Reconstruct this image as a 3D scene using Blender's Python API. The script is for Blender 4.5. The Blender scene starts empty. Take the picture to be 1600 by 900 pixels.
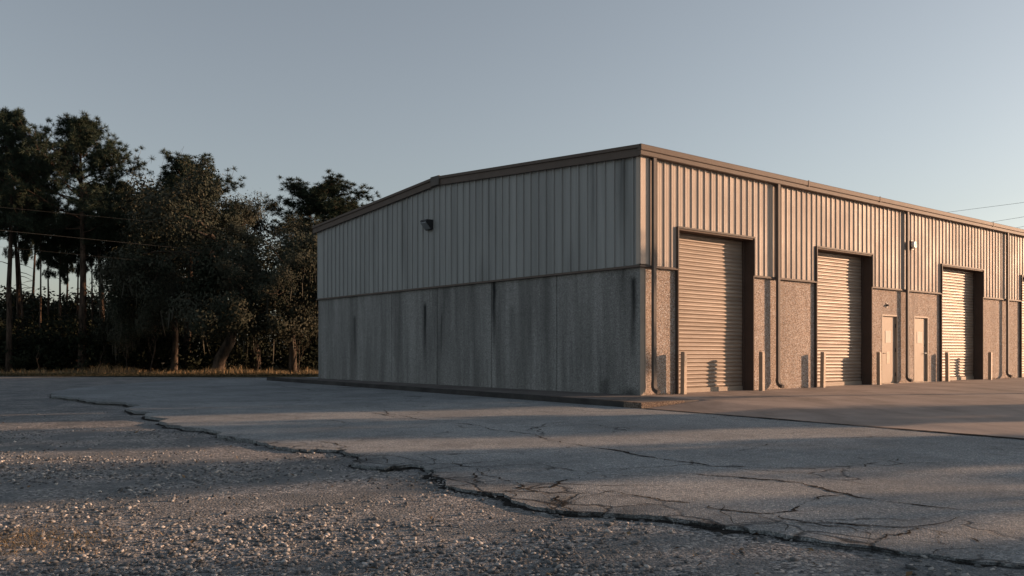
import bpy, bmesh, math, random
import numpy as np
from mathutils import Vector, Matrix

R = math.radians
scene = bpy.context.scene
COL = scene.collection
F, U0, V0, CAMZ = 1338.0, 800.0, 549.5, 1.0      # focal length / principal point measured on the 1600 px photograph
LOT = -0.11                                       # height of the asphalt; 0 is the slab of the warehouse

# ------------------------------------------------------------------ helpers
def ground_at(u, v, z=LOT):
    y = F*(CAMZ-z)/(v-V0)
    return ((u-U0)/F*y, y)

def tag(o, label=None, cat=None, group=None, kind=None):
    if label: o['label'] = label
    if cat: o['category'] = cat
    if group: o['group'] = group
    if kind: o['kind'] = kind
    return o

def empty(name, loc=(0, 0, 0), rz=0.0):
    o = bpy.data.objects.new(name, None)
    o.empty_display_size = .2
    o.location = loc; o.rotation_euler = (0, 0, rz)
    COL.objects.link(o)
    return o

def link_mesh(name, me, mat, parent=None):
    o = bpy.data.objects.new(name, me)
    if mat and not me.materials: me.materials.append(mat)
    COL.objects.link(o)
    if parent: o.parent = parent
    return o

class MB:
    def __init__(self): self.v = []; self.f = []
    def box(self, x0, x1, y0, y1, z0, z1):
        n = len(self.v)
        self.v += [(x0,y0,z0),(x1,y0,z0),(x1,y1,z0),(x0,y1,z0),(x0,y0,z1),(x1,y0,z1),(x1,y1,z1),(x0,y1,z1)]
        self.f += [tuple(n+i for i in q) for q in ((0,3,2,1),(4,5,6,7),(0,1,5,4),(1,2,6,5),(2,3,7,6),(3,0,4,7))]
    def quad(self, a, b, c, d):
        n = len(self.v); self.v += [a,b,c,d]; self.f.append((n,n+1,n+2,n+3))
    def poly(self, pts):
        n = len(self.v); self.v += list(pts); self.f.append(tuple(range(n, n+len(pts))))
    def prism(self, prof, axis, a, b):
        """profile of (p,q) pairs swept along an axis: 'x' -> (y,z), 'y' -> (x,z), 'z' -> (x,y)"""
        def mk(p, t): return {'x': (t,p[0],p[1]), 'y': (p[0],t,p[1]), 'z': (p[0],p[1],t)}[axis]
        n = len(self.v); k = len(prof)
        self.v += [mk(p,a) for p in prof]+[mk(p,b) for p in prof]
        for i in range(k):
            j = (i+1) % k
            self.f.append((n+i,n+j,n+k+j,n+k+i))
        self.f.append(tuple(range(n+k-1,n-1,-1))); self.f.append(tuple(range(n+k,n+2*k)))
    def tube(self, pts, rad, sides=8, cap=True):
        pts = [Vector(p) for p in pts]; n0 = len(self.v); k = len(pts)
        prev = None
        for i, p in enumerate(pts):
            d = (pts[min(i+1,k-1)]-pts[max(i-1,0)])
            d = d.normalized() if d.length > 1e-9 else Vector((0,0,1))
            a = prev if prev else (Vector((1,0,0)) if abs(d.x) < .8 else Vector((0,1,0)))
            a = (a - d*a.dot(d)).normalized(); b = d.cross(a); prev = a
            r = rad[i] if hasattr(rad, '__len__') else rad
            for s in range(sides):
                t = 2*math.pi*s/sides
                q = p + a*(math.cos(t)*r) + b*(math.sin(t)*r)
                self.v.append((q.x,q.y,q.z))
        for i in range(k-1):
            for s in range(sides):
                t = (s+1) % sides; m = n0+i*sides
                self.f.append((m+s,m+t,m+sides+t,m+sides+s))
        if cap:
            self.f.append(tuple(n0+s for s in range(sides-1,-1,-1)))
            self.f.append(tuple(n0+(k-1)*sides+s for s in range(sides)))
    def mesh(self, name, fix=True):
        me = bpy.data.meshes.new(name); me.from_pydata(self.v, [], self.f); me.update()
        if fix:
            bm = bmesh.new(); bm.from_mesh(me)
            bmesh.ops.recalc_face_normals(bm, faces=bm.faces); bm.to_mesh(me); bm.free()
        return me
    def build(self, name, mat, parent=None, fix=True, bevel=0, smooth=False):
        me = self.mesh(name, fix); o = link_mesh(name, me, mat, parent)
        if bevel:
            m = o.modifiers.new('bevel', 'BEVEL'); m.width = bevel; m.segments = 2; m.limit_method = 'ANGLE'
        if smooth:
            me.polygons.foreach_set('use_smooth', [True]*len(me.polygons))
        return o

def mesh_np(name, V, Fc, smooth=False):
    V = np.asarray(V, np.float32); Fc = np.asarray(Fc, np.int32); k = Fc.shape[1]; m = len(Fc)
    me = bpy.data.meshes.new(name)
    me.vertices.add(len(V)); me.vertices.foreach_set('co', V.ravel())
    me.loops.add(m*k); me.loops.foreach_set('vertex_index', Fc.ravel())
    me.polygons.add(m); me.polygons.foreach_set('loop_start', np.arange(0, m*k, k, dtype=np.int32))
    if smooth: me.polygons.foreach_set('use_smooth', np.ones(m, bool))
    me.update(calc_edges=True)
    return me

# ------------------------------------------------------------------ node helpers
class N:
    def __init__(self, name, rough=.8, spec=.3, metal=0.0):
        self.m = bpy.data.materials.new(name); self.m.use_nodes = True
        self.t = self.m.node_tree; self.b = self.t.nodes['Principled BSDF']
        self.b.inputs['Roughness'].default_value = rough
        self.b.inputs['Specular IOR Level'].default_value = spec
        self.b.inputs['Metallic'].default_value = metal
        self.co = None
    def node(self, typ, **kw):
        n = self.t.nodes.new(typ)
        for k, v in kw.items(): setattr(n, k, v)
        return n
    def link(self, a, b): self.t.links.new(a, b)
    def coords(self):
        if not self.co: self.co = self.node('ShaderNodeTexCoord').outputs['Object']
        return self.co
    def mapped(self, scale=(1,1,1), loc=(0,0,0)):
        n = self.node('ShaderNodeMapping'); n.inputs['Scale'].default_value = scale; n.inputs['Location'].default_value = loc
        self.link(self.coords(), n.inputs['Vector']); return n.outputs['Vector']
    def noise(self, scale, detail=4, rough=.55, vec=None, dist=0):
        n = self.node('ShaderNodeTexNoise'); n.inputs['Scale'].default_value = scale
        n.inputs['Detail'].default_value = detail; n.inputs['Roughness'].default_value = rough
        n.inputs['Distortion'].default_value = dist
        self.link(vec if vec else self.coords(), n.inputs['Vector']); return n.outputs['Fac']
    def voronoi(self, scale, vec=None, feature='F1', out='Distance', rnd=1):
        n = self.node('ShaderNodeTexVoronoi', feature=feature); n.inputs['Scale'].default_value = scale
        n.inputs['Randomness'].default_value = rnd
        self.link(vec if vec else self.coords(), n.inputs['Vector']); return n.outputs[out]
    def ramp(self, fac, stops, interp='LINEAR'):
        n = self.node('ShaderNodeValToRGB'); cr = n.color_ramp; cr.interpolation = interp
        while len(cr.elements) < len(stops): cr.elements.new(.5)
        for e, (p, c) in zip(cr.elements, stops):
            e.position = p; e.color = (c, c, c, 1) if isinstance(c, (int, float)) else (*c, 1)
        self.link(fac, n.inputs['Fac']); return n.outputs['Color']
    def math(self, op, a, b=None, c=None, clamp=False):
        n = self.node('ShaderNodeMath', operation=op); n.use_clamp = clamp
        for i, x in enumerate((a, b, c)):
            if x is None: continue
            if isinstance(x, (int, float)): n.inputs[i].default_value = x
            else: self.link(x, n.inputs[i])
        return n.outputs[0]
    def mix(self, fac, a, b, mode='MIX'):
        n = self.node('ShaderNodeMix', data_type='RGBA', blend_type=mode)
        for key, x in (('Factor', fac), ('A', a), ('B', b)):
            s = [i for i in n.inputs if i.name == key and i.enabled][0] if key != 'Factor' else n.inputs[0]
            if isinstance(x, (int, float)): s.default_value = x if key == 'Factor' else (x, x, x, 1)
            elif isinstance(x, tuple): s.default_value = (*x, 1)
            else: self.link(x, s)
        return [o for o in n.outputs if o.enabled][0]
    def sep(self):
        n = self.node('ShaderNodeSeparateXYZ'); self.link(self.coords(), n.inputs[0]); return n.outputs
    def bump(self, h, strength=.3, dist=.01, prev=None):
        n = self.node('ShaderNodeBump'); n.inputs['Strength'].default_value = strength; n.inputs['Distance'].default_value = dist
        self.link(h, n.inputs['Height'])
        if prev: self.link(prev, n.inputs['Normal'])
        return n.outputs['Normal']
    def island(self):
        return self.node('ShaderNodeNewGeometry').outputs['Random Per Island']
    def out(self, color=None, normal=None, rough=None):
        if isinstance(color, tuple): self.b.inputs['Base Color'].default_value = (*color, 1)
        elif color is not None: self.link(color, self.b.inputs['Base Color'])
        if normal is not None: self.link(normal, self.b.inputs['Normal'])
        if rough is not None: self.link(rough, self.b.inputs['Roughness'])
        return self.m

# ------------------------------------------------------------------ the warehouse's own frame
CX, CY = 2.937, 19.65
TH = math.atan2(1338, 1650)
CO, SI = math.cos(TH), math.sin(TH)
def to_local(x, y):
    x -= CX; y -= CY
    return (x*CO+y*SI, -x*SI+y*CO)
def to_world(s, t): return (CX+s*CO-t*SI, CY+s*SI+t*CO)
def s_at(u, t=0.0):       # position along the long facade seen in column u, on the plane local y = t
    k = (u-U0)/F; x0 = CX-t*SI; y0 = CY+t*CO
    return (k*y0-x0)/(CO-SI*k)
def t_at(u, s=0.0):       # the same on the gable wall, plane local x = s
    k = (u-U0)/F; x0 = CX+s*CO; y0 = CY+s*SI
    return (x0-k*y0)/(SI+k*CO)

WID = 16.27; LEN = 30.0; BRK = 2.98; EAVE = 5.52; RIDGE = EAVE+.56; HEAD = 3.93; DEEP = .26
OPEN = [(s_at(1055.5), s_at(1174.5)), (s_at(1272.3), s_at(1359.2)), (s_at(1468), s_at(1533))]
OPEN.append((s_at(1593), s_at(1593)+3.1))
OPEN.append((26.0, 29.0))
MAN = [(s_at(1378), s_at(1402.5)), (s_at(1428.3), s_at(1450.3))]
SPOUT = [s_at(1021.5, -.12), s_at(1215.5, -.12), s_at(1417.5, -.12), s_at(1574, -.12)]
SPOUT.append(25.2)
JOINTS = [t_at(u) for u in (870, 768, 683, 612, 550)]

# ------------------------------------------------------------------ materials
def metal_siding(name, base, dirt, stains):
    n = N(name, .6, .16)
    streak = n.noise(1.0, 6, .6, n.mapped((3.2,3.2,.16)))
    fine = n.noise(1.0, 3, .6, n.mapped((16,16,.5)))
    blot = n.noise(.55, 3)
    c = n.mix(n.math('MULTIPLY', n.ramp(streak, [(.42,0.),(.68,1.)]), dirt), base, tuple(x*.52 for x in base))
    c = n.mix(n.math('MULTIPLY', n.ramp(fine, [(.5,0.),(.8,1.)]), dirt*.6), c, tuple(x*.66 for x in base))
    c = n.mix(n.math('MULTIPLY', blot, .25), c, tuple(x*.86 for x in base))
    if stains:
        x, y, z = n.sep()
        wob = n.noise(2.2, 3)
        for (t0, w, z0, z1, k) in stains:
            d = n.math('DIVIDE', n.math('SUBTRACT', n.math('ADD', y, n.math('MULTIPLY', wob, .12)), t0+.06), w)
            g = n.math('POWER', 2.718, n.math('MULTIPLY', n.math('MULTIPLY', d, d), -1.0))
            mr = n.node('ShaderNodeMapRange', interpolation_type='SMOOTHSTEP')
            n.link(z, mr.inputs[0]); mr.inputs[1].default_value = z0; mr.inputs[2].default_value = z1
            g = n.math('MULTIPLY', n.math('MULTIPLY', g, mr.outputs[0]), n.math('MULTIPLY', n.ramp(streak, [(.3,.3),(.6,1.)]), k))
            c = n.mix(g, c, (.055,.058,.058))
    sx, sy, sz = n.sep()
    wn = n.node('ShaderNodeTexWhiteNoise', noise_dimensions='1D')
    n.link(n.math('FLOOR', n.math('MULTIPLY', n.math('ADD', sx, sy), .93)), wn.inputs['W'])
    c = n.mix(n.math('MULTIPLY', wn.outputs['Value'], .30), c, tuple(x*.72 for x in base))
    rough = n.ramp(blot, [(.3,.50),(.7,.66)])
    nb = n.bump(n.noise(1.3, 2, .5, n.mapped((1,1,.35))), .25, .02)
    return n.out(c, nb, rough)

def aggregate(name, base, stains, dirt, lo=.38, hi=1.55, sc=62):
    n = N(name, .92, .15)
    cell = n.voronoi(sc, out='Color')
    cellv = n.node('ShaderNodeSeparateColor'); n.link(cell, cellv.inputs[0])
    c = n.mix(n.ramp(cellv.outputs[0], [(.0,0.),(1.,1.)]), tuple(x*lo for x in base), tuple(x*hi for x in base))
    c = n.mix(n.math('MULTIPLY', n.ramp(cellv.outputs[1], [(.86,0.),(.9,1.)]), .85 if lo < .5 else .35), c, tuple(min(.75, x*2.6) for x in base))
    streak = n.noise(1.0, 7, .62, n.mapped((1.5,1.5,.13)))
    streak2 = n.noise(1.0, 4, .6, n.mapped((5,5,.3),(3,1,0)))
    blot = n.noise(.8, 5, .6)
    dark = n.math('MULTIPLY', n.ramp(streak, [(.40,0.),(.66,1.)]), dirt)
    c = n.mix(dark, c, n.mix(.75, c, tuple(x*.18 for x in base)))
    c = n.mix(n.math('MULTIPLY', n.ramp(streak2, [(.52,0.),(.8,1.)]), dirt), c, n.mix(.6, c, tuple(x*.12 for x in base)))
    c = n.mix(n.math('MULTIPLY', n.ramp(blot, [(.35,0.),(.75,1.)]), .35*dirt+.1), c, n.mix(.5, c, tuple(x*.35 for x in base)))
    x, y, z = n.sep()
    if stains:
        wob = n.noise(1.6, 4)
        for (t0, w, z0, z1, k) in stains:
            d = n.math('DIVIDE', n.math('SUBTRACT', n.math('ADD', y, n.math('MULTIPLY', wob, .10)), t0+.05), w)
            g = n.math('POWER', 2.718, n.math('MULTIPLY', n.math('MULTIPLY', d, d), -1.0))
            mr = n.node('ShaderNodeMapRange', interpolation_type='SMOOTHSTEP')
            n.link(z, mr.inputs[0]); mr.inputs[1].default_value = z0; mr.inputs[2].default_value = z1
            top = n.node('ShaderNodeMapRange', interpolation_type='SMOOTHSTEP')
            n.link(z, top.inputs[0]); top.inputs[1].default_value = z1+.35; top.inputs[2].default_value = z1+.12
            g = n.math('MULTIPLY', n.math('MULTIPLY', g, mr.outputs[0]), n.math('MULTIPLY', top.outputs[0], k), clamp=True)
            c = n.mix(g, c, (.012,.013,.014))
    h = n.math('ADD', n.math('MULTIPLY', n.voronoi(62), -1.0), n.math('MULTIPLY', n.noise(20, 3), .4))
    return n.out(c, n.bump(h, .75, .012))

BASE_SIDING = (.475,.405,.345)
M = {}
M['siding'] = metal_siding('siding_paint', BASE_SIDING, .30, None)
M['siding_gable'] = metal_siding('siding_paint_weathered_shaded', (.325,.335,.33), .62,  # weathered paint; base also cooled and darkened to carry the gable's shade
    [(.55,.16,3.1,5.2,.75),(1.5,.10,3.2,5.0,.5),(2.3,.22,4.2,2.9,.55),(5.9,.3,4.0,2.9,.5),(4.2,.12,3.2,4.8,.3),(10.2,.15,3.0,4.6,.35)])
M['agg'] = aggregate('exposed_aggregate', (.43,.345,.285), None, .35)
M['agg_gable'] = aggregate('exposed_aggregate_stained_shaded', (.275,.276,.268),  # stained aggregate, its base greyed and darkened for the shaded side
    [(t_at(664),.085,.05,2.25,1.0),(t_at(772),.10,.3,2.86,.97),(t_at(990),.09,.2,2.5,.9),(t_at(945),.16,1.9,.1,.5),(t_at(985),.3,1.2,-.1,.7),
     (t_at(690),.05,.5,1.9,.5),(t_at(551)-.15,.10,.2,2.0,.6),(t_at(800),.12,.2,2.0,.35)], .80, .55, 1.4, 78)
def painted(name, base, rough=.5, spec=.4, var=.35, scale=3):
    n = N(name, rough, spec)
    a = n.noise(scale, 5, .6); b = n.noise(scale*9, 3)
    c = n.mix(n.math('MULTIPLY', n.ramp(a, [(.35,0.),(.75,1.)]), var), base, tuple(x*.55 for x in base))
    c = n.mix(n.math('MULTIPLY', n.ramp(b, [(.55,0.),(.8,1.)]), var*.6), c, tuple(x*.6 for x in base))
    return n.out(c, n.bump(a, .1, .01))
M['trim'] = painted('brown_trim_paint', (.125,.100,.085), .65, .12, .4)
M['jamb'] = painted('brown_jamb_paint', (.10,.072,.058), .7, .15, .4)
M['spout'] = painted('downspout_paint', (.108,.096,.089), .62, .12, .35)
M['concrete_smooth'] = painted('smooth_concrete', (.42,.36,.30), .9, .2, .35, 5)
M['door'] = painted('tan_steel_door', (.36,.295,.235), .6, .18, .22)
M['bollard'] = painted('tan_bollard_paint', (.44,.34,.25), .6, .35, .5, 7)
M['paper'] = painted('paper_notice', (.74,.68,.6), .8, .2, .1)
M['black_metal'] = painted('dark_bronze_metal', (.025,.025,.028), .5, .4, .3)
M['white_metal'] = painted('white_enamel', (.78,.75,.68), .4, .5, .2, 12)
M['wire'] = painted('wire_sheath', (.05,.05,.05), .6, .3, .1)
M['wire_bare'] = painted('weathered_wire', (.03,.032,.032), 1.0, .3, .1)
n = N('smoked_lens', .25, .5); M['lens'] = n.out((.16,.17,.18))
# roller-door slats: coated steel, each slat weathered a little differently
n = N('slat_paint', .45, .3)
x, y, z = n.sep()
row = n.math('FLOOR', n.math('MULTIPLY', z, 10.0))
cmb = n.node('ShaderNodeCombineXYZ'); n.link(n.math('MULTIPLY', x, .35), cmb.inputs[0]); n.link(n.math('MULTIPLY', row, .37), cmb.inputs[2])
v = n.noise(1.6, 3, .6, cmb.outputs[0])
st = n.noise(1, 5, .6, n.mapped((1.4,1.4,.3)))
c = n.mix(n.ramp(v, [(.3,0.),(.7,1.)]), (.225,.176,.138), (.335,.268,.212))
c = n.mix(n.math('MULTIPLY', n.ramp(st, [(.5,0.),(.8,1.)]), .35), c, (.22,.17,.13))
M['slat'] = n.out(c, None, n.ramp(v, [(.3,.52),(.7,.40)]))

# asphalt: grey binder with pale stones, worn blotches, hairline crazing
n = N('old_asphalt', .9, .2)
cell = n.voronoi(85, out='Color'); sc_ = n.node('ShaderNodeSeparateColor'); n.link(cell, sc_.inputs[0])
blot = n.noise(.45, 6, .62); blot2 = n.noise(2.6, 5, .65); strk = n.noise(1, 5, .6, n.mapped((.25,1.6,1)))
c = n.mix(n.ramp(sc_.outputs[0], [(.0,0.),(1.,1.)]), (.145,.162,.173), (.395,.42,.433))
c = n.mix(n.ramp(sc_.outputs[1], [(.90,0.),(.93,.8)]), c, (.62,.61,.59))
c = n.mix(n.math('MULTIPLY', n.ramp(blot, [(.40,0.),(.60,1.)]), .6), c, n.mix(.55, c, (.085,.095,.103)))
c = n.mix(n.math('MULTIPLY', n.ramp(blot2, [(.5,0.),(.68,1.)]), .6), c, n.mix(.5, c, (.06,.064,.067)))
c = n.mix(n.math('MULTIPLY', n.ramp(strk, [(.52,0.),(.72,1.)]), .35), c, (.27,.275,.275))
wv = n.node('ShaderNodeVectorMath', operation='ADD')
nz = n.node('ShaderNodeTexNoise'); nz.inputs['Scale'].default_value = 3.0; nz.inputs['Detail'].default_value = 5; n.link(n.coords(), nz.inputs['Vector'])
sc2 = n.node('ShaderNodeVectorMath', operation='SCALE'); sc2.inputs['Scale'].default_value = .35; n.link(nz.outputs['Color'], sc2.inputs[0])
n.link(n.coords(), wv.inputs[0]); n.link(sc2.outputs[0], wv.inputs[1])
e1 = n.voronoi(.62, wv.outputs[0], 'DISTANCE_TO_EDGE')
k1 = n.ramp(e1, [(.0,1.),(.012,0.)])
k1 = n.math('MULTIPLY', k1, n.ramp(n.noise(.5, 4, .6, n.mapped((1,1,1),(7,3,0))), [(.50,0.),(.60,1.)]))
c = n.mix(n.math('MULTIPLY', k1, .85), c, (.018,.018,.019))
x_, y_, z_ = n.sep()
band = n.math('ADD', n.math('ADD', y_, n.math('MULTIPLY', x_, 1.05)), n.math('MULTIPLY', n.noise(1.1, 4), -1.6))
mr = n.node('ShaderNodeMapRange', interpolation_type='SMOOTHSTEP'); n.link(band, mr.inputs[0])
mr.inputs[1].default_value = 7.0; mr.inputs[2].default_value = 6.2
e2 = n.voronoi(2.3, wv.outputs[0], 'DISTANCE_TO_EDGE')
k2 = n.math('MULTIPLY', n.ramp(e2, [(.0,1.),(.022,.75),(.06,0.)]), mr.outputs[0])
c = n.mix(n.math('MULTIPLY', n.math('MULTIPLY', n.ramp(n.noise(2.2, 6, .7), [(.42,0.),(.62,1.)]), mr.outputs[0]), .55), c, (.05,.053,.056))
c = n.mix(n.math('MULTIPLY', k2, .9), c, (.016,.016,.017))
k1 = n.math('MAXIMUM', k1, k2)
hh = n.math('ADD', n.math('MULTIPLY', n.voronoi(85), -.8), n.math('MULTIPLY', n.noise(14, 5, .7), 1.0))
hh = n.math('SUBTRACT', hh, n.math('MULTIPLY', k1, 1.5))
M['asphalt'] = n.out(c, n.bump(hh, .9, .016))
n = N('crack_dirt_and_lip_shade', 1.0, .05)
M['crack_and_lip_shade'] = n.out(n.mix(n.noise(30, 3), (.010,.010,.011), (.04,.037,.034)))

# gravel and dirt ground
n = N('gravel_ground', .95, .12)
cell = n.voronoi(48, out='Color'); s3 = n.node('ShaderNodeSeparateColor'); n.link(cell, s3.inputs[0])
cell2 = n.voronoi(120, out='Color'); s4 = n.node('ShaderNodeSeparateColor'); n.link(cell2, s4.inputs[0])
blot = n.noise(.6, 6, .62); patch = n.noise(1.7, 6, .65)
stones = n.mix(s3.outputs[0], (.085,.092,.098), (.43,.43,.43))
stones = n.mix(n.ramp(s3.outputs[1], [(.86,0.),(.9,1.)]), stones, (.60,.57,.54))
dust = n.mix(s4.outputs[0], (.15,.163,.172), (.265,.275,.28))
c = n.mix(n.ramp(patch, [(.47,0.),(.58,1.)]), stones, dust)
c = n.mix(n.math('MULTIPLY', n.ramp(blot, [(.45,0.),(.7,1.)]), .55), c, n.mix(.6, c, (.065,.068,.07)))
hh = n.math('ADD', n.math('MULTIPLY', n.voronoi(48), -1.0), n.math('MULTIPLY', n.voronoi(120), -.4))
hh = n.math('ADD', hh, n.math('MULTIPLY', n.noise(9, 5, .7), .8))
M['gravel'] = n.out(c, n.bump(hh, 1.0, .025))
n = N('stone', .85, .25)
rr = n.island()
c = n.ramp(rr, [(0.,(.055,.06,.066)),(.4,(.125,.133,.14)),(.66,(.22,.225,.228)),(.86,(.37,.365,.355)),(1.,(.62,.59,.56))])
M['stone'] = n.out(n.mix(n.math('MULTIPLY', n.noise(90, 3), .5), c, (.11,.11,.11)))
n = N('dead_leaf', .8, .2)
M['leaf_litter'] = n.out(n.ramp(n.island(), [(0.,(.07,.042,.025)),(.5,(.17,.11,.06)),(1.,(.30,.22,.14))]))
n = N('straw', .85, .15)
M['straw'] = n.out(n.ramp(n.island(), [(0.,(.07,.062,.033)),(.5,(.22,.165,.092)),(1.,(.42,.30,.17))]))
n = N('lawn_earth', .95, .1)
M['verge'] = n.out(n.mix(n.noise(2.5, 6, .7), (.05,.05,.026), (.15,.115,.066)), n.bump(n.noise(25, 4), .8, .05))
# apron and walk
n = N('apron_concrete', .85, .25)
a = n.noise(.7, 6, .62); b = n.noise(1, 6, .65, n.mapped((.9,.28,1))); f_ = n.noise(60, 3)
c = n.mix(n.ramp(a, [(.35,0.),(.7,1.)]), (.36,.30,.265), (.22,.185,.165))
c = n.mix(n.math('MULTIPLY', n.ramp(b, [(.48,0.),(.7,1.)]), .7), c, (.11,.092,.08))
c = n.mix(n.math('MULTIPLY', f_, .35), c, (.17,.145,.125))
M['apron'] = n.out(c, n.bump(n.math('ADD', f_, n.noise(8, 4)), .35, .006))
n = N('walk_concrete', .9, .2)
a = n.noise(1.1, 6, .65); f_ = n.noise(70, 3)
c = n.mix(n.ramp(a, [(.35,0.),(.7,1.)]), (.17,.155,.145), (.075,.07,.068))
c = n.mix(n.ramp(n.voronoi(70, out='Color'), [(.6,0.),(.9,.45)]), c, (.27,.235,.205))
M['walk'] = n.out(c, n.bump(n.math('ADD', f_, n.math('MULTIPLY', n.voronoi(70), -.6)), .6, .01))
n = N('kerb_concrete_shaded', .95, .1)
M['kerb'] = n.out(n.mix(n.ramp(n.noise(1.4, 6, .65), [(.35,0.),(.7,1.)]), (.075,.072,.07), (.032,.032,.033)), n.bump(n.noise(25, 5, .7), .7, .02))  # stained concrete, base darkened further for the shade on the kerb face
n = N('worn_kerb_aggregate', .95, .1)
M['kerb_end'] = n.out(n.mix(n.ramp(n.voronoi(45, out='Color'), [(.3,0.),(.8,1.)]), (.12,.092,.075), (.30,.24,.195)), n.bump(n.voronoi(45), 1.0, .03))
# vegetation
def leafmat(name, stops, rough=.75):
    n = N(name, rough, .10)
    big = n.noise(.8, 3)
    c = n.ramp(n.island(), stops)
    c = n.mix(n.math('MULTIPLY', n.ramp(big, [(.4,0.),(.65,1.)]), .45), c, stops[-1][1])
    return n.out(c)
M['needles'] = leafmat('pine_needles', [(0.,(.016,.028,.021)),(.6,(.035,.053,.036)),(1.,(.064,.078,.052))])
M['oakleaf'] = leafmat('oak_leaves', [(0.,(.012,.018,.013)),(.65,(.030,.037,.025)),(1.,(.066,.065,.048))])
M['darkleaf'] = leafmat('undergrowth_leaves', [(0.,(.006,.009,.006)),(.6,(.012,.017,.010)),(1.,(.024,.028,.015))])
M['moss'] = leafmat('spanish_moss', [(0.,(.035,.035,.028)),(1.,(.085,.08,.065))])
n = N('pine_bark', .95, .1)
bk = n.noise(1, 5, .65, n.mapped((9,9,1.6)))
M['bark'] = n.out(n.mix(n.ramp(bk, [(.4,0.),(.65,1.)]), (.028,.022,.018), (.115,.082,.062)), n.bump(bk, .9, .04))
n = N('oak_bark', .95, .1)
bk = n.noise(1, 6, .65, n.mapped((8,8,2.6)))
M['oakbark'] = n.out(n.mix(n.ramp(bk, [(.38,0.),(.66,1.)]), (.028,.024,.021), (.115,.088,.068)), n.bump(bk, .9, .04))

# ------------------------------------------------------------------ WAREHOUSE
W = empty('warehouse', (CX, CY, 0), TH)
tag(W, 'long tan metal-clad warehouse with stained aggregate concrete base and roll-up doors', 'warehouse')

# concrete base, long facade: piers between the openings, with the personnel doorways cut out
MANH = 2.16
edges = [0.20]
for a, b in OPEN: edges += [a, b]
edges += [LEN]
for i in range(0, len(edges), 2):
    a, b = edges[i], edges[i+1]
    cuts = [m for m in MAN if a < m[0] < b]
    mb = MB(); x = a
    for m0, m1 in cuts:
        mb.box(x, m0, 0, DEEP+.12, -.2, BRK)
        mb.box(m0, m1, 0, DEEP+.12, MANH, BRK)
        x = m1
    mb.box(x, b, 0, DEEP+.12, -.2, BRK)
    mb.build('concrete_pier', M['agg'], W, bevel=.006)
mb = MB(); mb.prism([(.004,.3),(.004,-.014),(.145,-.014),(.145,.02),(.165,.02),(.165,-.006),(.197,-.006),(.197,.3)], 'z', -.2, BRK-.004)
mb.build('corner_strip', M['concrete_smooth'], W, bevel=.004)
# gable base: tilt-up panels with open joints
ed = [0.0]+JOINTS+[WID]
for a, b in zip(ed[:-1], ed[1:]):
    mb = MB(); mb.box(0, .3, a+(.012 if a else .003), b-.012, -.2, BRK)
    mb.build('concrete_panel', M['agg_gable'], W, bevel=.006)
mb = MB(); mb.box(.03, .28, .05, WID-.05, -.2, BRK-.01)
mb.build('joint_filler', M['jamb'], W)
# back and far-end walls
mb = MB(); mb.box(.32, LEN, WID-.25, WID-.01, -.2, EAVE); mb.build('rear_wall', M['siding'], W)
mb = MB(); mb.box(LEN-.25, LEN-.003, DEEP+.13, WID-.26, -.2, EAVE); mb.build('end_wall', M['siding'], W)

def rib_profile(length, pitch, first, h):
    pts = [(0, 0)]; x = first
    while x+pitch < length:
        pts += [(x,0),(x+.014,h),(x+.056,h),(x+.070,0)]
        r = pitch-.070
        for q in (.36, .68):
            m = x+.070+r*q
            pts += [(m-.016,0),(m-.008,.003),(m+.008,.003),(m+.016,0)]
        x += pitch
    pts.append((length, 0))
    return pts

# facade siding
prof = rib_profile(LEN, .25, .27, .026)
cut = sorted(set([a for a, b in OPEN]+[b for a, b in OPEN]))
full = []
for (xa, da), (xb, db) in zip(prof[:-1], prof[1:]):
    full.append((xa, da))
    for c_ in cut:
        if xa < c_ < xb: full.append((c_, da+(db-da)*(c_-xa)/(xb-xa)))
full.append(prof[-1])
mb = MB()
for (xa, da), (xb, db) in zip(full[:-1], full[1:]):
    if xb-xa < 1e-6: continue
    mid = (xa+xb)/2
    z0 = HEAD if any(a < mid < b for a, b in OPEN) else BRK
    mb.quad((xa,-.03-da,z0),(xb,-.03-db,z0),(xb,-.03-db,EAVE),(xa,-.03-da,EAVE))
mb.build('front_siding', M['siding'], W, fix=False)
mb = MB()       # backing behind the sheets so that light does not leak: one outline with the openings notched out
ol = [(0,EAVE),(0,BRK+.002)]
for a, b in OPEN: ol += [(a,BRK+.002),(a,HEAD+.06),(b,HEAD+.06),(b,BRK+.002)]
ol += [(LEN,BRK+.002),(LEN,EAVE)]
mb.prism(ol, 'y', -.02, .1)
mb.build('wall_backing', M['jamb'], W)
# gable siding, top edge following the roof slope
def roof_z(t): return EAVE+(RIDGE-EAVE)*(1-abs(t-WID/2)/(WID/2))
prof = rib_profile(WID, .305, .14, .036)
full = []
for (ya, da), (yb, db) in zip(prof[:-1], prof[1:]):
    full.append((ya, da))
    if ya < WID/2 < yb: full.append((WID/2, da))
full.append(prof[-1])
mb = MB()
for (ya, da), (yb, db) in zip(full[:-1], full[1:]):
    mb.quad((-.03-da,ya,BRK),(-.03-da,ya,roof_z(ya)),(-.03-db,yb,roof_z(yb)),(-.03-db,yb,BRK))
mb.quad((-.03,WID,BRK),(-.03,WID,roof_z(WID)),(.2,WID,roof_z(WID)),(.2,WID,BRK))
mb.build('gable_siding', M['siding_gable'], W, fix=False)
mb = MB(); mb.prism([(.002,BRK+.002),(WID-.002,BRK+.002),(WID-.002,EAVE-.01),(WID/2,RIDGE-.01),(.002,EAVE-.01)], 'x', -.02, .1)
mb.build('wall_backing', M['jamb'], W)
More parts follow.
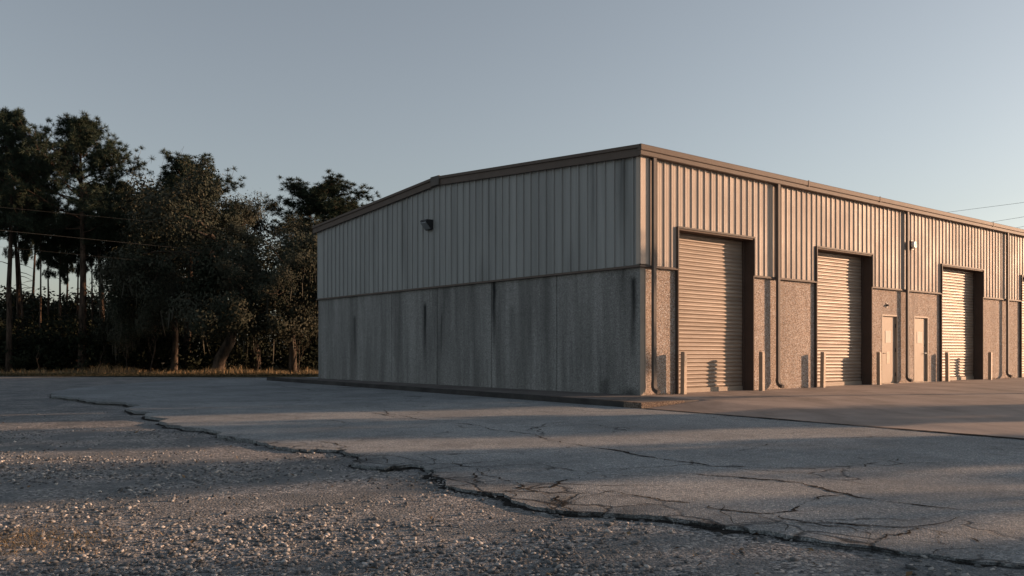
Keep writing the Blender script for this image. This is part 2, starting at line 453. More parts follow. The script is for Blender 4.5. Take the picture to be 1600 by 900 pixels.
# corner trim: folded sheet round the corner
mb = MB(); mb.box(-.072, .20, -.084, -.074, BRK+.03, EAVE); mb.box(-.078, -.068, -.066, .05, BRK+.03, EAVE); mb.box(.20, .21, -.078, -.032, BRK+.03, EAVE)
mb.box(-.072,-.03,.05,.056,BRK+.03,EAVE)
mb.build('corner_trim', M['siding'], W)
# drip flashing under the siding
x = -.085; fl = [(-.085,BRK-.04),(-.001,BRK-.04),(-.001,BRK+.012),(-.075,BRK+.012)]
for a, b in OPEN+[(LEN, LEN)]:
    mb = MB(); mb.prism(fl, 'x', x, a); x = b
    mb.build('drip_flashing', M['trim'], W)
mb = MB(); mb.prism(fl, 'y', -.083, WID+.01)
mb.build('drip_flashing', M['trim'], W)
# roof: two sheets with a small overhang
mb = MB()
for sgn in (0, 1):
    pa = [(-.10,EAVE+.135-.007),(WID/2,RIDGE+.14),(WID/2,RIDGE+.10),(-.10,EAVE+.095-.007)]
    if sgn: pa = [(WID-y_, z_) for y_, z_ in pa]
    mb.prism(pa, 'x', -.14, LEN+.1)
mb.build('roof', M['trim'], W)
# eave gutter along the facade: boxed profile with a step, as two sheets
mb = MB()
mb.prism([(-.19,EAVE+.06),(-.20,EAVE+.075),(-.20,EAVE+.185),(-.185,EAVE+.20),(-.085,EAVE+.20),(-.085,EAVE+.055)], 'x', -.17, LEN+.1)
mb.prism([(-.165,EAVE-.055),(-.18,EAVE-.04),(-.18,EAVE+.052),(-.085,EAVE+.052),(-.085,EAVE-.055)], 'x', -.165, LEN+.1)
gut = mb.build('eave_gutter', M['trim'], W)
for s_ in (s_at(1375, -.2), s_at(1552, -.2), 6.6, 26.0):
    mb = MB(); mb.box(s_, s_+.05, -.208, -.186, EAVE+.045, EAVE+.212)
    mb.build('gutter_joint', M['trim'], gut)
# rake trim up the gable: lower fascia and cap strip
mb = MB()
for a, b in ((-.15, WID/2), (WID/2, WID+.15)):
    def seg(x0, x1, lo, hi):
        za, zb = roof_z(max(a,-1)) if 0 <= a else EAVE-.15*.0688, roof_z(b) if b <= WID else EAVE-.15*.0688
        za = EAVE+(RIDGE-EAVE)*(1-abs(a-WID/2)/(WID/2)); zb = EAVE+(RIDGE-EAVE)*(1-abs(b-WID/2)/(WID/2))
        k = len(mb.v)
        mb.v += [(x0,a,za+lo),(x1,a,za+lo),(x1,b,zb+lo),(x0,b,zb+lo),(x0,a,za+hi),(x1,a,za+hi),(x1,b,zb+hi),(x0,b,zb+hi)]
        mb.f.extend([tuple(k+i for i in q) for q in ((0,3,2,1),(4,5,6,7),(0,1,5,4),(1,2,6,5),(2,3,7,6),(3,0,4,7))])
    seg(-.145, -.085, -.055, .125)
    seg(-.185, -.02, .128, .205)
rake = mb.build('rake_trim', M['trim'], W)
mb = MB(); mb.box(-.196, -.15, WID/2-.22, WID/2+.22, RIDGE-.06, RIDGE+.215)
mb.build('ridge_cap', M['spout'], rake)

# openings: jamb lining, header and roll-up door
for i, (a, b) in enumerate(OPEN):
    mb = MB()     # lining as one inverted U
    ol = [(a-.004,-.18),(a+.03,-.18),(a+.03,HEAD-.03),(b-.035,HEAD-.03),(b-.035,-.18),(b+.004,-.18),(b+.004,HEAD+.05),(a-.004,HEAD+.05)]
    mb.prism(ol, 'y', -.082, DEEP+.1)
    sur = mb.build('door_surround', M['jamb'], W)
    mb = MB()     # folded edge trim round the opening in the siding
    ol = [(a-.022,BRK),(a+.012,BRK),(a+.012,HEAD+.012),(b-.012,HEAD+.012),(b-.012,BRK),(b+.022,BRK),(b+.022,HEAD+.055),(a-.022,HEAD+.055)]
    mb.prism(ol, 'y', -.104, -.0835)
    mb.build('opening_trim', M['spout'], sur)
    for x0, x1 in ((a-.012, a+.028), (b-.033, b+.014)):
        mb = MB(); mb.box(x0, x1, -.030, -.0005 if False else .002, -.15, BRK-.042); mb.build('edge_guard', M['spout'], sur)
    # curtain: rounded interlocking slats, slightly wavy
    rg = random.Random(40+i)
    V = []; Fq = []
    nx = 24; zz = []; dd = []
    z = .10
    while z < HEAD+.08:
        for q, d in ((0,.0),(.012,.004),(.03,.022),(.055,.028),(.078,.018),(.094,.003)):
            zz.append(z+q); dd.append(d)
        z += .1
    for jx in range(nx+1):
        fx = jx/nx; xx = a+.03+(b-a-.065)*fx
        for z_, d_ in zip(zz, dd):
            wav = .006*math.sin(z_*2.1+i)+.004*math.sin(z_*5.3+fx*2+i*2)
            V.append((xx, DEEP-d_+wav, z_+.006*math.sin(fx*3+i+z_)))
    k = len(zz)
    for jx in range(nx):
        for q in range(k-1):
            Fq.append((jx*k+q, (jx+1)*k+q, (jx+1)*k+q+1, jx*k+q+1))
    me = mesh_np('roll_up_door', V, Fq)
    rd = link_mesh('roll_up_door', me, M['slat'], W)
    mb = MB(); mb.box(a+.032, b-.037, DEEP-.045, DEEP+.03, -.015, .105)
    mb.build('bottom_bar', M['door'], rd, bevel=.008)
    for x0, x1 in ((a+.031, a+.085), (b-.09, b-.036)):
        mb = MB(); mb.box(x0, x1, DEEP-.06, DEEP-.034, .0, HEAD-.03); mb.build('guide_rail', M['jamb'], rd)

# personnel doors
for i, (a, b) in enumerate(MAN):
    mb = MB(); mb.box(a+.045, b-.045, .06, .11, .015, MANH-.05)
    d = mb.build('entry_door', M['door'], W, bevel=.004)
    mb = MB(); mb.box(a-.012, a+.045, -.006, .16, -.1, MANH+.004); mb.box(b-.045, b+.012, -.006, .16, -.1, MANH+.004)
    mb.box(a+.046, b-.046, -.006, .16, MANH-.05, MANH+.004); mb.box(a+.046, b-.046, -.02, .16, -.1, .012)
    mb.build('door_frame', M['door'], d, bevel=.004)
    hs = b-.05 if i == 0 else a+.05         # hinge side
    ls = a+.12 if i == 0 else b-.12
    for hz in (.28, 1.05, 1.82):
        mb = MB(); mb.tube([(hs,.042,hz-.06),(hs,.042,hz+.06)], .014, 8)
        mb.build('hinge', M['black_metal'], d)
    mb = MB(); sg = 1 if i == 0 else -1
    mb.tube([(ls,.06,.95),(ls,.048,.95)], .035, 12); mb.tube([(ls,.05,.95),(ls,-.002,.95),(ls+sg*.11,-.004,.95)], .011, 8)
    mb.build('handle', M['black_metal'] if i == 0 else M['white_metal'], d)
    mb = MB(); mb.tube([(ls,.062,1.2),(ls,.035,1.2)], .028, 12); mb.build('deadbolt', M['black_metal'], d)
    mc = (a+b)/2
    mb = MB(); mb.box(mc-.17, mc+.17, .052, .058, 1.28, 1.66); mb.build('notice', M['paper'], d)
    if i == 0:
        mb = MB(); mb.box(mc-.10, mc+.10, .055, .0585, .62, 1.0); mb.build('patch_plate', M['bollard'], d)

# downspouts
for s_ in SPOUT:
    mb = MB(); mb.box(s_-.054, s_+.054, -.165, -.09, .27, EAVE-.05)
    d = mb.build('downspout', M['spout'], W, bevel=.008)
    mb = MB()
    # elbow kicking out from the wall
    pts = [(-.128,.29),(-.13,.2),(-.155,.13),(-.215,.085),(-.27,.07)]
    for (y0,z0),(y1,z1) in zip(pts[:-1], pts[1:]):
        dy, dz = y1-y0, z1-z0; L = math.hypot(dy,dz); ny, nz_ = -dz/L*.043, dy/L*.043
        mb.prism([(y0+ny,z0+nz_),(y0-ny,z0-nz_),(y1-ny+dy*.15,z1-nz_+dz*.15),(y1+ny+dy*.15,z1+nz_+dz*.15)], 'x', s_-.057, s_+.057)
    mb.build('elbow', M['spout'], d)

# ---- things fixed to the walls
tl = t_at(673, -.05); wx, wy = to_world(-.062, tl)
L = empty('wall_light', (wx, wy, 1+(V0-352)/F*wy), TH)
tag(L, 'dark wedge-shaped floodlight mounted high on the shaded gable wall', 'wall light')
mb = MB(); mb.prism([(0,-.15),(0,.15),(-.24,.15),(-.27,.10),(-.25,.085),(-.09,-.12),(-.06,-.15)], 'y', -.17, .17)
mb.build('housing', M['black_metal'], L, bevel=.006)
mb = MB(); mb.prism([(-.262,.075),(-.266,.05),(-.108,-.135),(-.096,-.118)], 'y', -.145, .145)
mb.build('lens', M['lens'], L)
sx = s_at(1425.5, -.1); wx, wy = to_world(sx, -.064)
A = empty('alarm_bell', (wx, wy, 1+(V0-383)/F*wy), TH)
tag(A, 'round white alarm sounder high on the ribbed siding beside the third downspout', 'alarm')
def disc(mb, prof, seg=20):     # turned about local y
    n0 = len(mb.v)
    for (r, y_) in prof:
        for q in range(seg):
            t = 2*math.pi*q/seg; mb.v.append((r*math.cos(t), y_, r*math.sin(t)))
    for a in range(len(prof)-1):
        for q in range(seg):
            p = (q+1) % seg; mb.f.append((n0+a*seg+q, n0+a*seg+p, n0+(a+1)*seg+p, n0+(a+1)*seg+q))
    mb.f.append(tuple(range(n0, n0+seg))); mb.f.append(tuple(range(n0+(len(prof)-1)*seg, n0+len(prof)*seg)))
mb = MB(); disc(mb, [(.125,-.05),(.13,-.09),(.12,-.125),(.085,-.15),(.07,-.135),(.045,-.14),(.02,-.15)])
mb.build('sounder', M['white_metal'], A, smooth=True)
mb = MB(); mb.box(-.10,.08,-.05,.03,-.15,.14); mb.build('bracket', M['black_metal'], A)
sx = s_at(1385); wx, wy = to_world(sx, 0)
B = empty('door_light', (wx, wy, 1+(V0-477)/F*wy), TH)
tag(B, 'tiny dark fixture on the concrete above the left entry door', 'door light')
mb = MB(); mb.box(-.022,.022,-.02,.0,-.075,.075); mb.build('back_plate', M['black_metal'], B)
mb = MB(); mb.tube([(0,-.02,.02),(0,-.045,.015),(0,-.055,-.03)], [.015,.025,.034], 10); mb.build('lamp_head', M['black_metal'], B)

# ---- bollards: square posts standing just off the wall
blabs = [(1068,'square tan post in front of left jamb of the nearest roll-up door'),
         (1190.5,'square tan post at right jamb of the nearest roll-up door'),
         (1285.5,'square tan post in front of left edge of second roll-up door'),
         (1373.5,'square tan post between second roll-up door and left entry door'),
         (1480.5,'square tan post in front of left edge of third roll-up door'),
         (1547,'square tan post right of the third roll-up door, before the last downspout')]
mb = MB(); mb.box(-.055,.055,-.055,.055,-.12,.985); bm_post = mb.mesh('bollard_post')
mb = MB(); mb.box(-.050,.050,-.050,.050,.985,1.0); bm_cap = mb.mesh('bollard_cap')
for i, (u, lab) in enumerate(blabs):
    dd_ = .32 if i in (1,5) else .225
    wx, wy = to_world(s_at(u, -dd_), -dd_)
    b = empty('bollard', (wx, wy, -.004*i), TH+R([1.5,-2,0,2,-1,1][i]))
    rg = random.Random(i); b.rotation_euler.x = R(rg.uniform(-.6,.6)); b.rotation_euler.y = R(rg.uniform(-.6,.6))
    tag(b, lab, 'bollard', 'square posts guarding the warehouse doors')
    o = link_mesh('post', bm_post, M['bollard'], b)
    m = o.modifiers.new('bevel', 'BEVEL'); m.width = .008; m.segments = 2
    link_mesh('cap', bm_cap, M['bollard'], b)

# ------------------------------------------------------------------ GROUND
rng = np.random.default_rng(7)
def fbm(x, y, oct=5, seed=0):
    v = np.zeros_like(x); a = 1.0; f = 1.0; r = np.random.default_rng(seed)
    for _ in range(oct):
        for _k in range(3):
            th, ph = r.uniform(0, 6.28, 2)
            v += a*np.sin(f*(x*math.cos(th)+y*math.sin(th))+ph)/3
        a *= .55; f *= 2.1
    return v
xs = np.concatenate([np.array([-900,-400,-200,-120,-80,-60,-45,-35]), np.arange(-28,-10,.8), np.arange(-10,9,.14), np.arange(9,30,1.5), np.array([35,45,60,80,120,200,400,900])])
ys = np.concatenate([np.array([-300,-100,-40,-15,-5,0,1.5]), np.arange(2.6,12,.12), np.arange(12,24,.4), np.arange(24,60,1.5), np.array([65,75,90,120,200,400,900])])
X, Y = np.meshgrid(xs, ys)
near = np.clip(1-np.abs(Y-7)/16, 0, 1)*np.clip(1-np.abs(X)/22, 0, 1)
def ground_z(X, Y):
    near = np.clip(1-np.abs(Y-7)/16, 0, 1)*np.clip(1-np.abs(X)/22, 0, 1)
    return -.132+near*(.010*fbm(X*.9, Y*.9, 4, 3)+.006*fbm(X*6, Y*6, 3, 5))-.063*(1-near)+.022*np.clip((X-1.2)/1.3,0,1)*np.clip((7-Y)/1.5,0,1)
Z = ground_z(X, Y)
V = np.stack([X, Y, Z], -1).reshape(-1, 3)
ny, nx = X.shape
I = np.arange(ny*nx).reshape(ny, nx)
Fc = np.stack([I[:-1,:-1], I[:-1,1:], I[1:,1:], I[1:,:-1]], -1).reshape(-1, 4)
tag(link_mesh('ground', mesh_np('ground', V, Fc, True), M['gravel']), kind='structure')

# asphalt lot with a broken edge
edge_px = [(84,612),(105,620),(150,627),(205,640),(262,661),(300,668),(335,673),(372,683),(402,690),(430,697),(462,702),(500,702),(540,703),(556,709),(562,716),
           (550,722),(575,728),(600,731),(622,728),(640,726),(664,728),(682,737),(694,748),(697,756),(715,762),(735,765),(762,769),(790,770),(798,779),(832,791),(868,797),(905,800),
           (950,801),(1000,804),(1045,808),(1082,813),(1130,821),(1175,828),(1230,836),(1300,846),(1380,857),(1470,868),(1600,884)]
rg = random.Random(11)
def rough_line(pts, amp, levels):
    for _ in range(levels):
        q = [pts[0]]
        for a, b in zip(pts[:-1], pts[1:]):
            dx, dy = b[0]-a[0], b[1]-a[1]; m = rg.uniform(-amp, amp)
            q += [((a[0]+b[0])/2-dy*m, (a[1]+b[1])/2+dx*m), b]
        pts = q
    return pts
edge = rough_line([ground_at(u, v) for u, v in edge_px], .17, 3)
far = rough_line([ground_at(u, v) for u, v in ((500,589.3),(420,590.5),(330,593),(240,596.5),(160,602),(110,607),(84,612))], .04, 3)
poly = edge+[(6,3.7),(14,2.5),(40,1.5),(60,10),(60,95),(6,56),(-4,42)]+far[:-1]
bm = bmesh.new()
vs = [bm.verts.new((x, y, LOT)) for x, y in poly]
f = bm.faces.new(vs)
if f.normal.z < 0: f.normal_flip()
bm.normal_update()
ext = bmesh.ops.extrude_edge_only(bm, edges=list(bm.edges))
for g in ext['geom']:
    if isinstance(g, bmesh.types.BMVert): g.co.z = -.24
bmesh.ops.triangulate(bm, faces=[f])
bmesh.ops.recalc_face_normals(bm, faces=bm.faces)
me = bpy.data.meshes.new('asphalt_lot'); bm.to_mesh(me); bm.free()
tag(link_mesh('asphalt_lot', me, M['asphalt']), kind='structure')

# cracks: irregular dirt-filled ribbons a few millimetres above the asphalt
mbk = MB()
def ribbon(pts, w, taper=True, z=LOT+.004):
    n = len(pts)
    if n < 2: return
    k0 = len(mbk.v); wk = rg.uniform(.5, 1.2)
    for i, p in enumerate(pts):
        a = pts[max(i-1,0)]; b = pts[min(i+1,n-1)]
        dx, dy = b[0]-a[0], b[1]-a[1]; L_ = math.hypot(dx,dy) or 1
        wk = min(1.5, max(.05 if taper else .4, wk+rg.uniform(-.34,.34)))
        ww = w*.95*wk*rg.uniform(.5,1.4)*(min(1, .25+min(i, n-1-i)/max(1,n*.25)) if taper else 1)/2
        mbk.v += [(p[0]-dy/L_*ww, p[1]+dx/L_*ww, z), (p[0]+dy/L_*ww, p[1]-dx/L_*ww, z)]
    for i in range(n-1): mbk.f.append((k0+2*i,k0+2*i+1,k0+2*i+3,k0+2*i+2))
def px_crack(px, w, amp=.21, lev=5, z=LOT): ribbon(rough_line([ground_at(u, v, z) for u, v in px], amp, lev), w, z=z+.004)
px_crack([(535,640),(600,648),(690,660),(760,667),(850,685),(950,702),(1050,720),(1110,728),(1180,731),(1350,730),(1400,720),(1430,712)], .040, .13)
px_crack([(1040,739),(1120,744),(1210,750),(1280,762),(1325,772),(1440,790),(1600,806)], .030, .16)
px_crack([(800,762),(865,761),(905,748),(950,736),(1012,729)], .022)
px_crack([(935,767),(1010,777),(1065,785),(1122,796),(1205,803),(1250,790),(1283,776),(1326,772)], .022)
px_crack([(1205,803),(1262,816),(1330,825),(1380,836),(1390,834)], .018)
px_crack([(1275,813),(1340,822),(1440,826),(1520,842),(1600,866)], .024)
px_crack([(1440,826),(1420,834),(1370,842)], .016)
px_crack([(1462,832),(1465,848),(1490,858),(1560,858)], .016)
px_crack([(640,700),(672,716),(705,722),(735,730),(760,731)], .016)
px_crack([(760,731),(740,742),(735,749)], .014); px_crack([(735,749),(757,760)], .012)
px_crack([(757,731),(780,748),(810,763),(840,770),(880,784),(905,800)], .020)
px_crack([(480,688),(505,691),(535,700)], .02); px_crack([(600,640),(650,655),(740,660)], .018, .1)
px_crack([(835,675),(850,664),(880,660),(930,655)], .016); px_crack([(865,711),(870,703),(888,697)], .014)
px_crack([(985,676),(975,668),(945,668),(915,662)], .018); px_crack([(1155,706),(1185,700),(1215,690)], .014)
px_crack([(430,600),(500,612),(560,620),(640,628)], .02, .06); px_crack([(520,606),(565,606)], .10, .05); px_crack([(630,619),(660,620)], .10, .05); px_crack([(400,611),(420,611)], .10,.05)
for k in range(40):                               # short branching cracks along the broken edge
    i0 = rg.randrange(int(len(edge)*.3), len(edge)-8)
    p = edge[i0]; th = rg.uniform(.3, 2.6) if rg.random() < .8 else rg.uniform(-.2,3.3)
    st = .04+.008*p[1]; pts = [p]
    for _ in range(rg.randrange(6, 26)):
        th += rg.gauss(0, .30)
        p = (p[0]+st*math.cos(th), p[1]+st*math.sin(th)*.8); pts.append(p)
    ribbon(pts, rg.uniform(.004,.009))
run = []  # dark dirt ribbons along the broken lip, standing in for its shadow gap
for i, p in enumerate(edge):
    q = edge[min(i+1, len(edge)-1)]; o_ = edge[max(i-1, 0)]
    dx, dy = q[0]-o_[0], q[1]-o_[1]; L_ = math.hypot(dx, dy) or 1
    run.append((p[0]-(-dy/L_)*.022, p[1]-(dx/L_)*.022))
i = 0
while i < len(run)-4:
    k_ = rg.randrange(12, 60); seg_ = run[i:i+k_]
    zz_ = float(max(ground_z(np.array([q[0] for q in seg_]), np.array([q[1] for q in seg_]))))
    ribbon(seg_, rg.uniform(.05,.13)*max(.25, min(1, (2.0-seg_[0][0])/1.0)), z=min(zz_+.004, LOT+.003)); i += max(6, k_-rg.randrange(0, 8))
tag(mbk.build('pavement_cracks_and_lip_shade', M['crack_and_lip_shade'], fix=False), kind='structure')

# walk with kerb along the gable, and the sloping apron in front of the doors
mb = MB()
walk = [(-2.05,-1.96),(-.40,-2.02),(-.02,-.3),(-.02,WID-.02),(-.02,WID+2.0),(-1.06,WID+1.98)]
wl = [walk[5]]+rough_line([walk[5], walk[0]], .0008, 6)[1:]
outline = wl+rough_line([walk[0], walk[1]], .02, 5)[1:]+[walk[2],walk[3],walk[4]]
bm = bmesh.new(); vs = [bm.verts.new((*to_world(s,t), -.002)) for s, t in outline]; f = bm.faces.new(vs); f.normal_update()
if f.normal.z < 0: f.normal_flip()
r_ = bmesh.ops.extrude_edge_only(bm, edges=list(bm.edges))
for g in r_['geom']:
    if isinstance(g, bmesh.types.BMVert):
        g.co.z = -.22
bmesh.ops.triangulate(bm, faces=[f]); bmesh.ops.recalc_face_normals(bm, faces=bm.faces)
me = bpy.data.meshes.new('gable_walk'); bm.to_mesh(me); bm.free()
tag(link_mesh('gable_walk', me, M['walk']), kind='structure')
def kerb_piece(name, pts, mat, z0, z1):
    bm = bmesh.new(); vs = [bm.verts.new((*to_world(s,t), z1)) for s, t in pts]; f = bm.faces.new(vs); f.normal_update()
    if f.normal.z < 0: f.normal_flip()
    r_ = bmesh.ops.extrude_edge_only(bm, edges=list(bm.edges))
    for g in r_['geom']:
        if isinstance(g, bmesh.types.BMVert): g.co.z = z0
    bmesh.ops.triangulate(bm, faces=[f]); bmesh.ops.recalc_face_normals(bm, faces=bm.faces)
    me = bpy.data.meshes.new(name); bm.to_mesh(me); bm.free()
    return tag(link_mesh(name, me, mat), kind='structure')
kl = rough_line([(-2.165,-1.55),(-1.165,WID+2.02)], .0022, 6)
kerb_piece('kerb', kl+[(-1.0,WID+2.02),(-2.0,-1.55)], M['kerb'], -.24, .006)
kl = rough_line([(-2.165,-1.545),(-2.175,-2.03),(-.9,-2.045)], .012, 5)
kerb_piece('kerb_end', kl+[(-.9,-1.9),(-1.99,-1.88),(-2.0,-1.545)], M['kerb_end'], -.24, .003)
ss = np.concatenate([np.arange(-2.95, 1.5, .15), np.arange(1.5, 36, .75)])
tt = np.concatenate([np.array([.5, .3,.0,-.15]), -np.arange(.3, 3, .15), -np.arange(3, 17, .5)])
S, T = np.meshgrid(ss, tt)
Sx = np.where(S < -2.0, S+0*T, S)
edge_s = -2.16-np.clip((-1.9-T)/7.3, 0, 1.6)*.66
S = np.maximum(S, edge_s)
fall = np.maximum(np.clip((-.35-S)/1.8, 0, 1), np.clip((-2.2-T)/7, 0, 1))
fall = np.maximum(fall, np.clip((-T-.35)/40, 0, .3))
Zs = -.006-.098*fall
inside = (T > -1.95) & (S < -.35)
Zs = np.where(inside, -.19, Zs)
WX = CX+S*CO-T*SI; WY = CY+S*SI+T*CO
V = np.stack([WX, WY, Zs], -1).reshape(-1, 3); ny, nx = S.shape; I = np.arange(ny*nx).reshape(ny, nx)
Fc = np.stack([I[:-1,:-1], I[1:,:-1], I[1:,1:], I[:-1,1:]], -1).reshape(-1, 4)
P = V[Fc]; ar = np.abs(np.cross(P[:,1]-P[:,0], P[:,3]-P[:,0])[:,2])+np.abs(np.cross(P[:,3]-P[:,2], P[:,1]-P[:,2])[:,2])
Fc = Fc[ar > 1e-5]
tag(link_mesh('apron', mesh_np('apron', V, Fc, True), M['apron']), kind='structure')
mbk = MB()
jl = [to_world(-2.17-max(0, min(1.6, (-1.9-t)/7.3))*.66, t) for t in np.arange(-2.0, -14, -.35)]
ribbon(rough_line(jl, .05, 2), .085, taper=False, z=LOT+.012)
def loc_crack(pts, w, z): ribbon(rough_line([to_world(*p) for p in pts], .06, 4), w, z=z)
loc_crack([(1.5,-4.4),(4,-4.2),(7,-4.6),(11,-4.3)], .03, -.04)
tag(mbk.build('apron_joint', M['crack_and_lip_shade'], fix=False), kind='structure')

# verge beyond the lot
mb = MB()
px = [(-90,45.0),(-30,41.5),(-19,40.5),(-9,39.3),(2,46.5),(18,60),(18,150),(-90,150)]
mb.poly([(x,y,-.165) for x,y in px]); tag(mb.build('verge', M['verge'], fix=False), kind='structure')

# ------------------------------------------------------------------ loose stones, leaves, grass
def stones(nm, n, sampler, smin, smax, power):
    base = np.array([(1,0,0),(-1,0,0),(0,1,0),(0,-1,0),(0,0,1),(0,0,-1),(.6,.6,.5),(-.6,.55,.55),(.5,-.6,.6),(-.6,-.6,.5)], np.float32)
    fc = None
    bmx = bmesh.new()
    for p in base: bmx.verts.new(p)
    bmesh.ops.convex_hull(bmx, input=bmx.verts); bmesh.ops.triangulate(bmx, faces=bmx.faces)
    bmx.verts.ensure_lookup_table(); bmx.verts.index_update()
    fc = np.array([[v.index for v in f.verts] for f in bmx.faces], np.int32); base = np.array([v.co[:] for v in bmx.verts], np.float32); bmx.free()
    xy = sampler(n); n = len(xy); nb = len(base)
    size = smin+(smax-smin)*rng.random(n)**power
    v = np.repeat(base[None], n, 0)*(1+rng.uniform(-.3,.3,(n,nb,3)))
    v *= (size[:,None]*np.stack([rng.uniform(.7,1.3,n), rng.uniform(.6,1.1,n), rng.uniform(.35,.75,n)], -1))[:,None,:]
    th = rng.uniform(0,6.28,n); c, s = np.cos(th)[:,None], np.sin(th)[:,None]
    x = v[:,:,0]*c-v[:,:,1]*s; y = v[:,:,0]*s+v[:,:,1]*c
    tz = rng.uniform(-.4,.4,(n,1)); z = v[:,:,2]+x*tz
    gz = ground_z(xy[:,0], xy[:,1])
    V = np.stack([x+xy[:,0:1], y+xy[:,1:2], z+gz[:,None]+size[:,None]*.15], -1).reshape(-1,3)
    Fc = (fc[None]+(np.arange(n)*nb)[:,None,None]).reshape(-1,3)
    return tag(link_mesh(nm, mesh_np(nm, V, Fc), M['stone']), 'loose pale and dark stones scattered over the gravel', 'stones', kind='stuff')
# near edge of the asphalt as a function of x, so that stones stay off it
ex = np.array([p[0] for p in edge]); ey = np.array([p[1] for p in edge])
def on_gravel(xy, margin=.03):
    # below the broken edge (nearer than it), or left of it
    out = np.ones(len(xy), bool)
    n = len(poly); px_ = np.array([p[0] for p in poly]); py_ = np.array([p[1] for p in poly]); c = np.zeros(len(xy), bool); j = n-1
    for i in range(n):
        cond = ((py_[i] > xy[:,1]) != (py_[j] > xy[:,1]))
        with np.errstate(divide='ignore', invalid='ignore'):
            xi = (px_[j]-px_[i])*(xy[:,1]-py_[i])/(py_[j]-py_[i]+1e-12)+px_[i]
        c ^= cond & (xy[:,0] < xi); j = i
    return ~c
def near_sampler(n):
    y = 3.3+ (rng.random(n)**1.9)*9.5
    x = (rng.random(n)*2-1)*(y*.64+.4)
    xy = np.stack([x,y],-1); p = fbm(x*1.6, y*1.6, 5, 21)
    keep = on_gravel(xy) & (rng.random(n) < np.clip(.40+p*1.05, .02, 1))
    return xy[keep]
stones('gravel_stones', 125000, near_sampler, .003, .024, 4.3)
def big_sampler(n):
    y = 3.5+(rng.random(n)**1.2)*13; x = (rng.random(n)*2-1)*(y*.64+.4)
    xy = np.stack([x,y],-1); return xy[on_gravel(xy)]
stones('gravel_stones', 1000, big_sampler, .012, .034, 3.5)
def edge_crumbs(n):
    i = rng.integers(0, len(edge), n); xy = np.stack([ex[i], ey[i]], -1)+rng.normal(0,.10,(n,2)); return xy[on_gravel(xy)]
stones('gravel_stones', 1500, edge_crumbs, .004, .022, 4)

def blades(nm, xy, z, h, w, lean, mat, label, cat):
    n = len(xy); th = rng.uniform(0,6.28,n); hh = h*rng.uniform(.4,1.2,n); ww = w*rng.uniform(.6,1.3,n)
    ph = rng.uniform(0,6.28,n); le = lean*rng.uniform(.2,1.2,n)
    bx = np.stack([np.cos(th)*ww, np.sin(th)*ww, np.zeros(n)], -1)
    p0 = np.stack([xy[:,0], xy[:,1], z+np.zeros(n)], -1)
    mid = p0+np.stack([np.cos(ph)*le*hh*.35, np.sin(ph)*le*hh*.35, hh*.6], -1)
    tip = p0+np.stack([np.cos(ph)*le*hh, np.sin(ph)*le*hh, hh*np.clip(1.05-le*.35,.1,1.1)], -1)
    V = np.stack([p0-bx, p0+bx, mid+bx*.7, mid-bx*.7, tip], 1).reshape(-1,3)
    o = np.arange(n)*5
    F1 = np.stack([o,o+1,o+2],-1); F2 = np.stack([o,o+2,o+3],-1); F3 = np.stack([o+3,o+2,o+4],-1)
    return tag(link_mesh(nm, mesh_np(nm, V, np.concatenate([F1,F2,F3])), mat), label, cat, kind='stuff')
# leaves and twigs lying about
n_ = 150
y = 3.5+rng.random(n_)**1.5*11; x = (rng.random(n_)*2-1)*(y*.64+.3); xy = np.stack([x,y],-1); xy = xy[on_gravel(xy)]; n_ = len(xy)
th = rng.uniform(0,6.28,n_); l = rng.uniform(.012,.032,n_); gz = ground_z(xy[:,0],xy[:,1])+.012
d1 = np.stack([np.cos(th)*l, np.sin(th)*l, rng.uniform(-.008,.014,n_)],-1); d2 = np.stack([-np.sin(th)*l*.5, np.cos(th)*l*.5, rng.uniform(.002,.016,n_)],-1)
p = np.stack([xy[:,0],xy[:,1],gz],-1)
V = np.stack([p-d1, p+d2, p+d1, p-d2+np.array([0,0,.012])],1).reshape(-1,3); o = np.arange(n_)*4
Fc = np.concatenate([np.stack([o,o+1,o+2],-1), np.stack([o,o+2,o+3],-1)])
tag(link_mesh('leaf_litter', mesh_np('leaf_litter', V, Fc), M['leaf_litter']), 'curled brown leaves scattered over the gravel', 'leaves', kind='stuff')
# a weedy dry tuft at the near left corner and some sparse straw
cxy = ground_at(30, 850, -.16)
k = 1900; a = rng.normal(0,1,(k,2))*np.array([.34,.22])+np.array(cxy)
blades('dry_grass', a, ground_z(a[:,0],a[:,1])-.005, .038, .0018, 2.2, M['straw'], 'flattened patch of dry brown grass at the near left of the gravel', 'grass')
k = 900; y = 3.4+rng.random(k)**1.3*10; x = (rng.random(k)*2-1)*(y*.64); xy = np.stack([x,y],-1); q = fbm(x*2.2,y*2.2,4,31); xy = xy[on_gravel(xy)&(q>.1)]
blades('dry_grass', xy, ground_z(xy[:,0],xy[:,1]), .045, .002, 2.2, M['straw'], 'stray straws lying across the gravel', 'grass')
k = 900; sx_ = rng.uniform(.3, 21, k); q = fbm(sx_*1.7, sx_*0, 4, 12); sx_ = sx_[q > .15]; k = len(sx_)
ty_ = -.02-rng.random(k)**2*.16; keep = np.array([not any(a-.1 < v < b+.1 for a, b in OPEN+MAN) for v in sx_]); sx_, ty_ = sx_[keep], ty_[keep]
a = np.array([to_world(p_, q_) for p_, q_ in zip(sx_, ty_)])
blades('wall_weeds', a, -.012, .085, .004, 1.5, M['straw'], 'dry weeds and straw along the foot of the long facade', 'weeds')
